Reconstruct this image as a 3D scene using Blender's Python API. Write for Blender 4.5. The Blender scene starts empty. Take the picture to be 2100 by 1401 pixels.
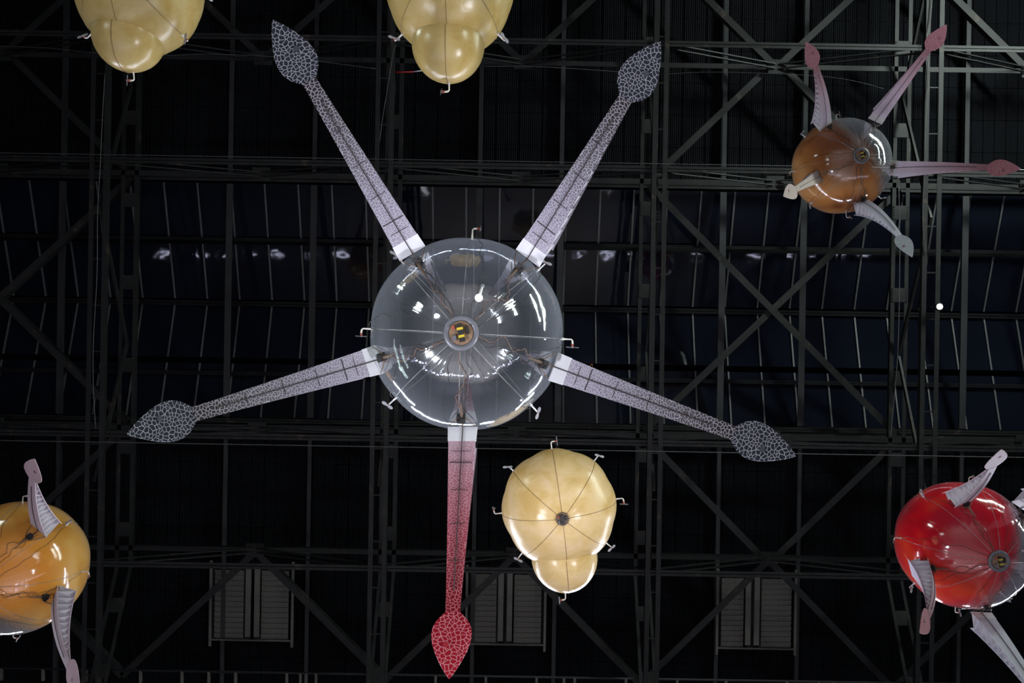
import bpy, bmesh, math, random
from mathutils import Vector, Matrix, noise
PI = math.pi
R = math.radians
random.seed(7)
C = bpy.context.scene.collection

# ------------------------------------------------------------------ camera
F = 1600.0          # focal length in pixels of the 2100 px frame
CZ = 1.7            # eye height
cam_d = bpy.data.cameras.new('camera')
cam_d.sensor_width = 36.0
cam_d.lens = F / 2100.0 * 36.0
cam_d.clip_end = 300
cam = bpy.data.objects.new('camera', cam_d)
cam.location = (0, 0, CZ)
cam.rotation_euler = (PI, 0, 0)          # straight up, image down = +Y
C.objects.link(cam)
bpy.context.scene.camera = cam

# ------------------------------------------------------------------ world, lights, exposure
w = bpy.data.worlds.new('hall_air')
bpy.context.scene.world = w
w.use_nodes = True
w.node_tree.nodes['Background'].inputs[0].default_value = (0.55, 0.65, 0.9, 1)
w.node_tree.nodes['Background'].inputs[1].default_value = 0.006
vs = bpy.context.scene.view_settings
vs.view_transform = 'Standard'
vs.look = 'None'
vs.gamma = 1.0
vs.exposure = 0.0
vs.use_curve_mapping = False


def area(name, loc, target, sx, sy, power, col, spread=180):
    d = bpy.data.lights.new(name, 'AREA')
    d.shape = 'RECTANGLE'
    d.size, d.size_y = sx, sy
    d.energy = power
    d.color = col
    d.spread = R(spread)
    o = bpy.data.objects.new(name, d)
    o.location = loc
    v = Vector(target) - Vector(loc)
    z = -v.normalized()
    x = Vector((0, 0, 1)).cross(z)
    if x.length < 1e-4:
        x = Vector((1, 0, 0))
    x.normalize()
    y = z.cross(x)
    o.rotation_euler = Matrix((x, y, z)).transposed().to_euler()
    C.objects.link(o)
    return o


COOL = (0.86, 0.90, 1.0)
DAY = (0.86, 1.0, 0.93)
# long fluorescent strips high on the near side wall (arcs along the lower rim of the balloons)
for x in (-21.5, -7.0, 7.0, 21.5):
    area('strip_light', (x, 15.2, 28.5), (x * .4, 0, 14), 12.5, 0.6, 860, (0.80, 0.86, 1.0), 100)
# two floodlights standing on the hall floor
area('flood_light', (-8.5, 5.2, 3.6), (-1, .5, 13), 1.2, 0.8, 200, COOL, 60)
area('flood_light', (8.5, 5.2, 3.6), (1, .5, 13), 1.2, 0.8, 200, COOL, 60)
# gallery light boxes and end windows
area('gallery_light', (-22, -15.6, 19), (0, 0, 13), 2.2, 5.5, 170, DAY, 70)
area('gallery_light', (-13.5, -7.5, 5.5), (0, 0, 13), 2.0, 2.0, 45, DAY, 60)
area('end_window', (33, -16, 17.5), (0, 0, 14), 22, 1.2, 380, DAY, 70)
area('end_window', (36, -12, 24.5), (4, 0, 18), 26, 1.6, 620, DAY, 70)
area('gallery_light', (15, -9, 3.4), (0, 0, 14), 5.0, 1.0, 85, DAY, 70)
area('gallery_light', (12, -10, 4.6), (0, 0, 14), 0.8, 4.2, 50, DAY, 60)
# added out-of-view light that brightens the steel of the upper right bays
area('upper_bay_fill', (25, -19.5, 24), (15, -9, 33), 14, 1.5, 4600, DAY, 120)
# added fill facing straight down: floor bounce, without showing in the balloons
area('floor_bounce_fill', (0, 13.5, 10), (0, 13.49, 0), 26, 1.6, 4900, (0.97, 0.95, 1.0), 150)
area('floor_bounce_fill', (0, -13.5, 10), (0, -13.49, 0), 26, 1.6, 2400, (0.97, 0.96, 1.0), 150)


# ------------------------------------------------------------------ helpers
def V(*a):
    return Vector(a)


def P(px, py, D):
    return Vector(((px - 1050) / F * D, (py - 700.5) / F * D, CZ + D))


class MB:
    def __init__(self):
        self.v, self.f, self.uv, self.uv2 = [], [], None, None

    def add(self, vs, fs):
        n = len(self.v)
        self.v += [tuple(p) for p in vs]
        self.f += [tuple(i + n for i in f) for f in fs]

    def box(self, c, s, rot=None):
        c = Vector(c)
        pts = []
        for dx in (-.5, .5):
            for dy in (-.5, .5):
                for dz in (-.5, .5):
                    p = Vector((dx * s[0], dy * s[1], dz * s[2]))
                    if rot:
                        p = rot @ p
                    pts.append(c + p)
        self.add(pts, [(0, 1, 3, 2), (4, 6, 7, 5), (0, 4, 5, 1), (2, 3, 7, 6), (0, 2, 6, 4), (1, 5, 7, 3)])

    def bar(self, a, b, wd, ht, up=(0, 0, 1), off=(0, 0)):
        a, b = Vector(a), Vector(b)
        t = (b - a)
        L = t.length
        t.normalize()
        s = t.cross(Vector(up))
        if s.length < 1e-4:
            s = t.cross(Vector((0, 1, 0)))
        s.normalize()
        u = s.cross(t)
        m = Matrix((s, t, u)).transposed()
        self.box((a + b) / 2 + s * off[0] + u * off[1], (wd, L, ht), m)

    def angle(self, a, b, wd, side=1, th=0.02):
        """rolled angle: flat flange below, web standing on one edge"""
        self.bar(a, b, wd, th)
        self.bar(a, b, th, wd, off=(side * (wd - th) / 2, wd / 2))

    def channel(self, a, b, wd, th=0.02):
        self.bar(a, b, wd * .44, th, off=(-wd * .28, 0))
        self.bar(a, b, wd * .44, th, off=(wd * .28, 0))
        self.bar(a, b, th, wd * .9, off=(-wd * .10, wd * .45))
        self.bar(a, b, th, wd * .9, off=(wd * .10, wd * .45))

    def tube(self, pts, r, n=8, cap=True):
        pts = [Vector(p) for p in pts]
        rs = r if isinstance(r, (list, tuple)) else [r] * len(pts)
        base = len(self.v)
        up = None
        for i, p in enumerate(pts):
            t = (pts[min(i + 1, len(pts) - 1)] - pts[max(i - 1, 0)]).normalized()
            if up is None:
                up = t.orthogonal().normalized()
            up = (up - t * up.dot(t))
            up = up.normalized() if up.length > 1e-6 else t.orthogonal().normalized()
            s = t.cross(up)
            for k in range(n):
                a = 2 * PI * k / n
                self.v.append(tuple(p + (up * math.cos(a) + s * math.sin(a)) * rs[i]))
        for i in range(len(pts) - 1):
            for k in range(n):
                a, b = base + i * n + k, base + i * n + (k + 1) % n
                self.f.append((a, b, b + n, a + n))
        if cap:
            self.f.append(tuple(base + k for k in range(n))[::-1])
            e = base + (len(pts) - 1) * n
            self.f.append(tuple(e + k for k in range(n)))

    def lathe(self, prof, n=24, m=None, close=False):
        """profile of (radius, height) swept round local Z, placed by matrix m"""
        base = len(self.v)
        for r, h in prof:
            for k in range(n):
                a = 2 * PI * k / n
                p = Vector((r * math.cos(a), r * math.sin(a), h))
                self.v.append(tuple(m @ p if m else p))
        q = len(prof)
        for i in range(q if close else q - 1):
            for k in range(n):
                a, b = base + i * n + k, base + i * n + (k + 1) % n
                j = ((i + 1) % q) * n
                self.f.append((a, b, base + j + (k + 1) % n, base + j + k))

    def mesh(self, name, smooth=False):
        me = bpy.data.meshes.new(name)
        me.from_pydata(self.v, [], self.f)
        if self.uv:
            l1 = me.uv_layers.new(name='UVMap')
            l2 = me.uv_layers.new(name='grad')
            for lp in me.loops:
                l1.data[lp.index].uv = self.uv[lp.vertex_index]
                l2.data[lp.index].uv = self.uv2[lp.vertex_index]
        bm = bmesh.new()
        bm.from_mesh(me)
        bmesh.ops.recalc_face_normals(bm, faces=bm.faces)
        bm.to_mesh(me)
        bm.free()
        if smooth:
            for p in me.polygons:
                p.use_smooth = True
        me.update()
        return me

    def build(self, name, mat, parent=None, smooth=False, loc=None, label=None):
        me = self.mesh(name, smooth)
        me.materials.append(mat)
        return link(name, me, parent, loc, label)


def link(name, me, parent=None, loc=None, label=None):
    o = bpy.data.objects.new(name, me)
    C.objects.link(o)
    if parent:
        o.parent = parent
    if loc is not None:
        o.location = loc
    if label:
        o['label'] = label
    return o


def thing(name, label, cat, loc=(0, 0, 0), rz=0, group=None):
    o = bpy.data.objects.new(name, None)
    o.empty_display_size = .2
    C.objects.link(o)
    o.location = loc
    o.rotation_euler = (0, 0, rz)
    o['label'] = label
    o['category'] = cat
    if group:
        o['group'] = group
    return o


# ------------------------------------------------------------------ materials
def mat(name):
    m = bpy.data.materials.new(name)
    m.use_nodes = True
    nt = m.node_tree
    for n in list(nt.nodes):
        nt.nodes.remove(n)
    out = nt.nodes.new('ShaderNodeOutputMaterial')
    return m, nt, out


def nd(nt, typ, **kw):
    n = nt.nodes.new('ShaderNode' + typ)
    for k, v in kw.items():
        if k in n.inputs:
            n.inputs[k].default_value = v
        else:
            setattr(n, k, v)
    return n


def math_n(nt, op, a, b=None, clamp=False):
    n = nt.nodes.new('ShaderNodeMath')
    n.operation = op
    n.use_clamp = clamp
    for i, x in enumerate((a, b)):
        if x is None:
            continue
        if isinstance(x, (int, float)):
            n.inputs[i].default_value = x
        else:
            nt.links.new(x, n.inputs[i])
    return n.outputs[0]


def ramp(nt, fac, stops):
    n = nt.nodes.new('ShaderNodeValToRGB')
    cr = n.color_ramp
    while len(cr.elements) < len(stops):
        cr.elements.new(.5)
    for e, (p, c) in zip(cr.elements, stops):
        e.position = p
        e.color = (*c, 1)
    nt.links.new(fac, n.inputs[0])
    return n.outputs[0]


def mixc(nt, fac, a, b):
    n = nt.nodes.new('ShaderNodeMix')
    n.data_type = 'RGBA'
    for s, x in ((0, fac), (6, a), (7, b)):
        if isinstance(x, (int, float)):
            n.inputs[s].default_value = x
        elif isinstance(x, tuple):
            n.inputs[s].default_value = (*x, 1)
        else:
            nt.links.new(x, n.inputs[s])
    return n.outputs[2]


def plain(name, col, rough=.5, metal=0., spec=.5, var=.15, scale=6., rust=0.):
    m, nt, out = mat(name)
    b = nd(nt, 'BsdfPrincipled', Roughness=rough, Metallic=metal)
    b.inputs['Specular IOR Level'].default_value = spec
    tc = nd(nt, 'TexCoord')
    n = nd(nt, 'TexNoise', Scale=scale, Detail=4.0)
    nt.links.new(tc.outputs['Object'], n.inputs['Vector'])
    lo = tuple(c * (1 - var) for c in col)
    hi = tuple(min(1, c * (1 + var)) for c in col)
    c = ramp(nt, n.outputs[0], [(.3, lo), (.7, hi)])
    if rust:
        n2 = nd(nt, 'TexNoise', Scale=1.1, Detail=6.0, Roughness=.7)
        nt.links.new(tc.outputs['Object'], n2.inputs['Vector'])
        f = ramp(nt, n2.outputs[0], [(.60, (0, 0, 0)), (.68, (1, 1, 1))])
        c = mixc(nt, math_n(nt, 'MULTIPLY', f, rust), c, (.10, .07, .045))
    nt.links.new(c, b.inputs['Base Color'])
    nt.links.new(b.outputs[0], out.inputs[0])
    return m


def film(name, dye=None):
    """clear glossy balloon film; dye = (dark, mid, light colour, clear direction, edge, softness)"""
    m, nt, out = mat(name)
    tc = nd(nt, 'TexCoord')
    lw = nd(nt, 'LayerWeight', Blend=.5)
    # fine wrinkles of the heat-sealed film
    n1 = nd(nt, 'TexNoise', Scale=1.6, Detail=2.0)
    nt.links.new(tc.outputs['Object'], n1.inputs['Vector'])
    n2 = nd(nt, 'TexNoise', Scale=14.0, Detail=3.0)
    nt.links.new(tc.outputs['Object'], n2.inputs['Vector'])
    hsum = math_n(nt, 'ADD', n1.outputs[0], math_n(nt, 'MULTIPLY', n2.outputs[0], .045))
    bp = nd(nt, 'Bump', Strength=.35, Distance=.05)
    nt.links.new(hsum, bp.inputs['Height'])
    gl = nd(nt, 'BsdfAnisotropic', Roughness=.07)
    xy = nd(nt, 'VectorMath')
    xy.operation = 'MULTIPLY'
    nt.links.new(tc.outputs['Object'], xy.inputs[0])
    xy.inputs[1].default_value = (1, 1, 0)
    xn = nd(nt, 'VectorMath')
    xn.operation = 'NORMALIZE'
    nt.links.new(xy.outputs[0], xn.inputs[0])
    n3 = nd(nt, 'TexNoise', Scale=7.0, Detail=2.0)     # gathers running from pole to pole
    nt.links.new(xn.outputs[0], n3.inputs['Vector'])
    nt.links.new(math_n(nt, 'ADD', hsum, math_n(nt, 'MULTIPLY', n3.outputs[0], .5)), bp.inputs['Height'])
    gl.inputs['Color'].default_value = (.94, .96, 1, 1)
    nt.links.new(bp.outputs[0], gl.inputs['Normal'])
    tr = nd(nt, 'BsdfTransparent')
    tr.inputs[0].default_value = (.82, .84, .86, 1)
    hz = nd(nt, 'BsdfTranslucent')
    hz.inputs[0].default_value = (.5, .52, .58, 1)
    df = nd(nt, 'BsdfDiffuse')
    df.inputs[0].default_value = (.5, .52, .58, 1)
    f3 = math_n(nt, 'POWER', lw.outputs['Facing'], 2.2)
    geo = nd(nt, 'NewGeometry')
    inner = math_n(nt, 'SUBTRACT', 1.0, math_n(nt, 'MULTIPLY', geo.outputs['Backfacing'], .8))   # the inside of the foil is matt
    fac = math_n(nt, 'MULTIPLY', math_n(nt, 'ADD', math_n(nt, 'MULTIPLY', f3, .55), .17, True), inner)
    hmix = nd(nt, 'MixShader', Fac=.5)
    nt.links.new(hz.outputs[0], hmix.inputs[1])
    nt.links.new(df.outputs[0], hmix.inputs[2])
    m1 = nd(nt, 'MixShader')
    nt.links.new(math_n(nt, 'ADD', math_n(nt, 'MULTIPLY', f3, .62), .04), m1.inputs[0])
    nt.links.new(tr.outputs[0], m1.inputs[1])
    nt.links.new(hmix.outputs[0], m1.inputs[2])
    m2 = nd(nt, 'MixShader')
    nt.links.new(fac, m2.inputs[0])
    nt.links.new(m1.outputs[0], m2.inputs[1])
    nt.links.new(gl.outputs[0], m2.inputs[2])
    if not dye:
        nt.links.new(m2.outputs[0], out.inputs[0])
        return m
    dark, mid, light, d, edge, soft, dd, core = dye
    nn = nd(nt, 'TexNoise', Scale=.75, Detail=2.0)
    nn.inputs['Distortion'].default_value = .5
    nt.links.new(tc.outputs['Object'], nn.inputs['Vector'])
    col = ramp(nt, nn.outputs[0], [(.30, dark), (.5, mid), (.72, light)])
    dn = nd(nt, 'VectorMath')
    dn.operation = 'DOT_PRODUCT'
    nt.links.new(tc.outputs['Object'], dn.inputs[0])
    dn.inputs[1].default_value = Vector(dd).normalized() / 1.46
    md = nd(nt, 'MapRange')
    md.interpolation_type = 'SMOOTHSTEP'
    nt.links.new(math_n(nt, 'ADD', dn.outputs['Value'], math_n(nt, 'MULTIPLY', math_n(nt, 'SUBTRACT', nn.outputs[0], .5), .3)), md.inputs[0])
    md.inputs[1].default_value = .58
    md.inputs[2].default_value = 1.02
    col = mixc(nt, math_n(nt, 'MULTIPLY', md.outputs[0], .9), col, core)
    pb = nd(nt, 'BsdfPrincipled', Roughness=.12)
    pb.inputs['Coat Weight'].default_value = .6
    pb.inputs['Coat Roughness'].default_value = .05
    pb.inputs['Specular IOR Level'].default_value = .8
    nt.links.new(col, pb.inputs['Base Color'])
    nt.links.new(bp.outputs[0], pb.inputs['Normal'])
    tl = nd(nt, 'BsdfTranslucent')
    nt.links.new(col, tl.inputs[0])
    pm = nd(nt, 'MixShader', Fac=.25)
    nt.links.new(pb.outputs[0], pm.inputs[1])
    nt.links.new(tl.outputs[0], pm.inputs[2])
    dt = nd(nt, 'VectorMath')
    dt.operation = 'DOT_PRODUCT'
    nt.links.new(tc.outputs['Object'], dt.inputs[0])
    dt.inputs[1].default_value = Vector(d).normalized()
    q = math_n(nt, 'ADD', dt.outputs['Value'], math_n(nt, 'MULTIPLY', math_n(nt, 'SUBTRACT', nn.outputs[0], .5), .8))
    mr = nd(nt, 'MapRange')
    mr.interpolation_type = 'SMOOTHSTEP'
    nt.links.new(q, mr.inputs[0])
    mr.inputs[1].default_value = edge - soft
    mr.inputs[2].default_value = edge + soft
    m3 = nd(nt, 'MixShader')
    nt.links.new(math_n(nt, 'MAXIMUM', mr.outputs[0], math_n(nt, 'MULTIPLY', f3, .35)), m3.inputs[0])
    nt.links.new(pm.outputs[0], m3.inputs[1])
    nt.links.new(m2.outputs[0], m3.inputs[2])
    nt.links.new(m3.outputs[0], out.inputs[0])
    return m


def latex(name, col):
    m, nt, out = mat(name)
    tc = nd(nt, 'TexCoord')
    n = nd(nt, 'TexNoise', Scale=2.2, Detail=5.0, Roughness=.6)
    n.inputs['Distortion'].default_value = .6
    nt.links.new(tc.outputs['Object'], n.inputs['Vector'])
    lo = (col[0] * .86, col[1] * .80, col[2] * .62)
    hi = (min(1, col[0] * 1.06), min(1, col[1] * 1.1), min(1, col[2] * 1.35))
    c = ramp(nt, n.outputs[0], [(.33, lo), (.5, col), (.66, hi)])
    b = nd(nt, 'BsdfPrincipled', Roughness=.27)
    b.inputs['Specular IOR Level'].default_value = .55
    nt.links.new(c, b.inputs['Base Color'])
    n2 = nd(nt, 'TexNoise', Scale=3.5, Detail=4.0)
    nt.links.new(tc.outputs['Object'], n2.inputs['Vector'])
    bp = nd(nt, 'Bump', Strength=.35, Distance=.03)
    nt.links.new(n2.outputs[0], bp.inputs['Height'])
    nt.links.new(bp.outputs[0], b.inputs['Normal'])
    t = nd(nt, 'BsdfTranslucent')
    nt.links.new(c, t.inputs[0])
    mx = nd(nt, 'MixShader', Fac=.2)
    nt.links.new(b.outputs[0], mx.inputs[1])
    nt.links.new(t.outputs[0], mx.inputs[2])
    nt.links.new(mx.outputs[0], out.inputs[0])
    return m


def cells(name, stops, line, scale=22., thick=.095, rnd=1.):
    """printed net of rounded cells; stops colour the cells along the tentacle"""
    m, nt, out = mat(name)
    uv = nd(nt, 'UVMap', uv_map='UVMap')
    gr = nd(nt, 'UVMap', uv_map='grad')
    sx = nd(nt, 'SeparateXYZ')
    nt.links.new(gr.outputs[0], sx.inputs[0])
    wn = nd(nt, 'TexNoise', Scale=5.0, Detail=1.0)
    nt.links.new(uv.outputs[0], wn.inputs['Vector'])
    vm = nd(nt, 'VectorMath')
    vm.operation = 'SCALE'
    nt.links.new(wn.outputs['Color'], vm.inputs[0])
    vm.inputs['Scale'].default_value = .10
    va = nd(nt, 'VectorMath')
    va.operation = 'ADD'
    nt.links.new(uv.outputs[0], va.inputs[0])
    nt.links.new(vm.outputs[0], va.inputs[1])
    vo = nd(nt, 'TexVoronoi')
    vo.voronoi_dimensions = '2D'
    vo.feature = 'DISTANCE_TO_EDGE'
    vo.inputs['Scale'].default_value = scale
    vo.inputs['Randomness'].default_value = rnd
    nt.links.new(va.outputs[0], vo.inputs['Vector'])
    mr = nd(nt, 'MapRange')
    nt.links.new(vo.outputs['Distance'], mr.inputs[0])
    mr.inputs[1].default_value = thick * .55
    mr.inputs[2].default_value = thick * 1.25
    cc = ramp(nt, sx.outputs[0], stops)
    lc = ramp(nt, sx.outputs[0], line)
    c = mixc(nt, mr.outputs[0], lc, cc)
    b = nd(nt, 'BsdfPrincipled', Roughness=.5)
    b.inputs['Specular IOR Level'].default_value = .15
    nt.links.new(c, b.inputs['Base Color'])
    t = nd(nt, 'BsdfTranslucent')
    nt.links.new(c, t.inputs[0])
    mx = nd(nt, 'MixShader', Fac=.25)
    nt.links.new(b.outputs[0], mx.inputs[1])
    nt.links.new(t.outputs[0], mx.inputs[2])
    nt.links.new(mx.outputs[0], out.inputs[0])
    return m


def ribbed(name, col, fx, fy, rough=.5, spec=.3):
    """dark corrugated sheet: fine relief along X and faint cross joints"""
    m, nt, out = mat(name)
    tc = nd(nt, 'TexCoord')
    w1 = nd(nt, 'TexWave', Scale=fx)
    w1.bands_direction = 'X'
    nt.links.new(tc.outputs['Object'], w1.inputs['Vector'])
    w2 = nd(nt, 'TexWave', Scale=fy)
    w2.bands_direction = 'Y'
    nt.links.new(tc.outputs['Object'], w2.inputs['Vector'])
    h = math_n(nt, 'ADD', w1.outputs['Fac'], math_n(nt, 'MULTIPLY', w2.outputs['Fac'], .4))
    bp = nd(nt, 'Bump', Strength=.9, Distance=.03)
    nt.links.new(h, bp.inputs['Height'])
    b = nd(nt, 'BsdfPrincipled', Roughness=rough)
    b.inputs['Specular IOR Level'].default_value = spec
    n = nd(nt, 'TexNoise', Scale=.35, Detail=3.0)
    geo = nd(nt, 'NewGeometry')
    nt.links.new(geo.outputs['Position'], n.inputs['Vector'])
    c = ramp(nt, n.outputs[0], [(.3, tuple(x * .6 for x in col)), (.7, tuple(x * 1.3 for x in col))])
    nt.links.new(c, b.inputs['Base Color'])
    nt.links.new(bp.outputs[0], b.inputs['Normal'])
    nt.links.new(b.outputs[0], out.inputs[0])
    return m


M = {}
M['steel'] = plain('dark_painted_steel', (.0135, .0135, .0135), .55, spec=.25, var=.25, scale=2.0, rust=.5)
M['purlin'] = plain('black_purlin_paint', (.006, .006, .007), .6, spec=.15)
M['joist'] = plain('grey_joist_paint', (.023, .023, .025), .6, spec=.3, var=.15, scale=1.0)
M['deck'] = ribbed('ribbed_roof_sheet', (.0032, .0036, .0052), 3.2, 4.5, .6, .08)
M['back'] = plain('black_roof_void', (.006, .006, .007), .8)
M['glazing_bar'] = plain('glazing_bar_paint', (.075, .075, .078), .5)
M['blind'] = plain('grey_louvre_slat', (.12, .112, .10), .6)
M['post'] = plain('pale_window_post', (.10, .092, .08), .5)
M['pipe'] = plain('galvanised_pipe', (.09, .09, .09), .4, .3)
M['floor'] = plain('concrete_floor', (.30, .29, .28), .7, var=.1, scale=.4)
M['wall'] = plain('dark_hall_wall', (.09, .10, .12), .7)
M['white'] = plain('white_plastic', (.78, .76, .76), .35, var=.03)
M['cream'] = plain('cream_rotor_arm', (.66, .60, .54), .4, var=.05)
M['red_motor'] = plain('copper_red_motor', (.28, .06, .04), .4, .3)
M['blade'] = plain('grey_translucent_blade', (.24, .24, .26), .3)
M['black'] = plain('black_plastic', (.012, .011, .011), .4)
M['bracket'] = plain('brown_laser_cut_bracket', (.11, .065, .04), .5)
M['wire'] = plain('brown_twisted_wire', (.13, .07, .045), .5, var=.5, scale=25)
M['wire_dark'] = plain('dark_wire', (.03, .022, .018), .5, var=.5, scale=25)
M['seam_clear'] = plain('shiny_seam_tape', (.26, .25, .25), .25, .2, var=.4, scale=9)
M['seam_brown'] = plain('brown_seam_tape', (.17, .10, .035), .5, var=.3)
M['board'] = plain('brown_plywood_disc', (.17, .10, .055), .5, var=.25, scale=20)
M['yellow'] = plain('yellow_battery_band', (.45, .33, .02), .4)
M['red'] = plain('red_tube', (.35, .01, .01), .4)
M['copper'] = plain('copper_wire_loop', (.40, .15, .05), .4, .5)
M['ring'] = plain('frosted_ring', (.10, .10, .115), .35, var=.1)
M['cuff'] = plain('white_cuff_foil', (.62, .60, .63), .45, var=.05)
M['rib'] = plain('pale_rib_foil', (.66, .62, .67), .5, var=.06)
M['spine'] = plain('dark_spine_rod', (.035, .022, .025), .5)

# glazing of the roof light: dark, glossy, slightly rippled sheet
m, nt, out = mat('dark_roof_glass')
b = nd(nt, 'BsdfPrincipled', Roughness=.04)
b.inputs['Base Color'].default_value = (.005, .006, .011, 1)
b.inputs['Specular IOR Level'].default_value = .10
tc = nd(nt, 'NewGeometry')
n = nd(nt, 'TexNoise', Scale=.8, Detail=2.0)
nt.links.new(tc.outputs['Position'], n.inputs['Vector'])
bp = nd(nt, 'Bump', Strength=.07, Distance=.12)
nt.links.new(n.outputs[0], bp.inputs['Height'])
nt.links.new(bp.outputs[0], b.inputs['Normal'])
nt.links.new(b.outputs[0], out.inputs[0])
M['glass'] = m

m, nt, out = mat('lit_lamp_globe')
e = nd(nt, 'Emission', Strength=1.6)
e.inputs[0].default_value = (.9, 1, .95, 1)
nt.links.new(e.outputs[0], out.inputs[0])
M['lamp'] = m
m, nt, out = mat('lit_lamp_tube')
e = nd(nt, 'Emission', Strength=95)
e.inputs[0].default_value = (.72, .74, 1, 1)
nt.links.new(e.outputs[0], out.inputs[0])
M['tube'] = m

# ------------------------------------------------------------------ the setting
RZ = R(0.95)                     # the building stands a degree out of square to the frame
ROT = Matrix.Rotation(RZ, 3, 'Z')
D_LO, D_UP, D_JO, D_DK, D_RG = 32.0, 34.6, 36.1, 36.5, 38.0


def Q(px, py, D):                # point in the building's own frame
    return P(px, py, D)


def sroot(name, kind='structure'):
    o = bpy.data.objects.new(name, None)
    C.objects.link(o)
    o.rotation_euler = (0, 0, RZ)
    o['kind'] = kind
    return o


def struct(name, mb, mt):
    o = mb.build(name, mt)
    o.rotation_euler = (0, 0, RZ)
    o['kind'] = 'structure'
    return o


HX, HY = 48.0, 21.0
b = MB(); b.box((0, 0, -.1), (2 * HX, 2 * HY, .2)); struct('floor', b, M['floor'])
b = MB(); b.box((0, -HY - .15, 20), (2 * HX, .3, 40)); struct('wall_north', b, M['wall'])
b = MB(); b.box((0, HY + .15, 20), (2 * HX, .3, 40)); struct('wall_south', b, M['wall'])
b = MB(); b.box((HX + .15, 0, 20), (.3, 2 * HY, 40)); struct('wall_east', b, M['wall'])
b = MB(); b.box((-HX - .15, 0, 20), (.3, 2 * HY, 40)); struct('wall_west', b, M['wall'])

# ceiling: void behind, corrugated sheets, joists, roof light with bars and panes
b = MB()
b.box((0, 0, CZ + 39.6), (2 * HX, 2 * HY, .2))
ceiling = struct('ceiling', b, M['back'])

BX = [-380, 197, 781, 1347, 1907, 2470]          # truss lines (frame x at lower chord depth)
JX = []
for i in range(5):
    for k in (1, 2):
        x = BX[i] + (BX[i + 1] - BX[i]) * k / 3
        JX.append((1050 + (x - 1050) * D_LO / D_JO))
TX = [1050 + (x - 1050) * D_LO / D_JO for x in BX]
Y0, Y1 = 383, 868                                # roof light opening
YR = 628

# sheets: between the joist lines, in rows
xs = sorted(JX + TX)
rowh = 66


def sheet_mesh(wd, ht):
    bb = MB()
    bb.box((0, 0, 0), (wd, ht, .04))
    for k in range(7):                           # raised corrugations
        bb.box((-wd / 2 + wd * (k + .5) / 7, 0, -.035), (wd / 7 * .35, ht, .03))
    me = bb.mesh('roof_sheet')
    me.materials.append(M['deck'])
    return me


cache = {}
for i in range(len(xs) - 1):
    xa, xb = xs[i], xs[i + 1]
    if xb < -60 or xa > 2160:
        continue
    rows = [(Y0 - 20 - rowh * (k + 1), Y0 - 20 - rowh * k) for k in range(6)] + \
           [(Y1 + 24 + rowh * k, Y1 + 24 + rowh * (k + 1)) for k in range(9)]
    for (ya, yb) in rows:
        p, q = Q(xa, ya, D_DK), Q(xb, yb, D_DK)
        key = (round(q.x - p.x, 2), round(q.y - p.y, 2))
        if key not in cache:
            cache[key] = sheet_mesh(key[0] - .02, key[1] - .03)
        link('roof_sheet', cache[key], ceiling, (p + q) / 2)

# joists
for x in JX:
    if -80 < x < 2180:
        b = MB()
        for (ya, yb, wpx) in ((-60, Y0 - 4, 9), (Y0 + 4, Y1 - 4, 13), (Y1 + 30, 1500, 8)):
            wd = wpx / F * D_JO
            b.bar(Q(x, ya, D_JO), Q(x, yb, D_JO), wd, .03)
            b.bar(Q(x, ya, D_JO), Q(x, yb, D_JO), .03, .3, off=(0, .16))
        b.build('joist', M['joist'], ceiling)

# frame of the roof light: eaves, purlins, ridge
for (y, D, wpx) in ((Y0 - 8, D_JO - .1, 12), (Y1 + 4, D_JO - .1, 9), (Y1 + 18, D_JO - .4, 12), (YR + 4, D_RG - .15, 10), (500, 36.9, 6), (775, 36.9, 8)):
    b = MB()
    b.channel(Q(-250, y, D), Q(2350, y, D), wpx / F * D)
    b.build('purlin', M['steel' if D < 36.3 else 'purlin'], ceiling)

# glazing bars and panes, one slope each side of the ridge
NB = 69.0
bars = [882 + NB * k for k in range(-16, 22)]
dz = D_RG - D_DK


def slope_pt(xpx, t, side):       # xpx: frame x at eaves, t 0 = eaves .. 1 = ridge
    a = Q(xpx, Y0 if side < 0 else Y1, D_DK)
    yr = Q(0, YR, D_RG).y
    return V(a.x, a.y + (yr - a.y) * t, a.z + dz * t)


pane_cache = {}
for side in (-1, 1):
    for i, x in enumerate(bars):
        if x < -90 or x > 2200:
            continue
        for (ta, tb) in ((0.0, .46), (.50, .98)):
            a, c = slope_pt(x, ta + .012, side), slope_pt(x, tb, side)
            if 'bar%d%.2f' % (side, ta) not in pane_cache:
                bb = MB()
                mid = (a + c) / 2
                bb.bar(a - mid, c - mid, .075, .03)
                bb.bar(a - mid, c - mid, .02, .10, off=(0, .05))
                me = bb.mesh('glazing_bar'); me.materials.append(M['glazing_bar'])
                bb = MB()
                wx = NB / F * D_DK
                n = (c - a).cross(V(1, 0, 0)).normalized()
                if n.z > 0:
                    n = -n
                h = (c - a) / 2
                pts = []
                for dn in (0, .02):
                    for sx, sy in ((.04, -1), (wx - .04, -1), (wx - .04, 1), (.04, 1)):
                        pts.append(V(sx, 0, 0) + h * sy - n * (.05 + dn))
                bb.add(pts, [(0, 1, 2, 3), (7, 6, 5, 4), (0, 4, 5, 1), (1, 5, 6, 2), (2, 6, 7, 3), (3, 7, 4, 0)])
                me2 = bb.mesh('pane'); me2.materials.append(M['glass'])
                pane_cache['bar%d%.2f' % (side, ta)] = (me, me2)
            me, me2 = pane_cache['bar%d%.2f' % (side, ta)]
            link('glazing_bar', me, ceiling, (a + c) / 2)
            link('pane', me2, ceiling, (a + c) / 2)

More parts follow.
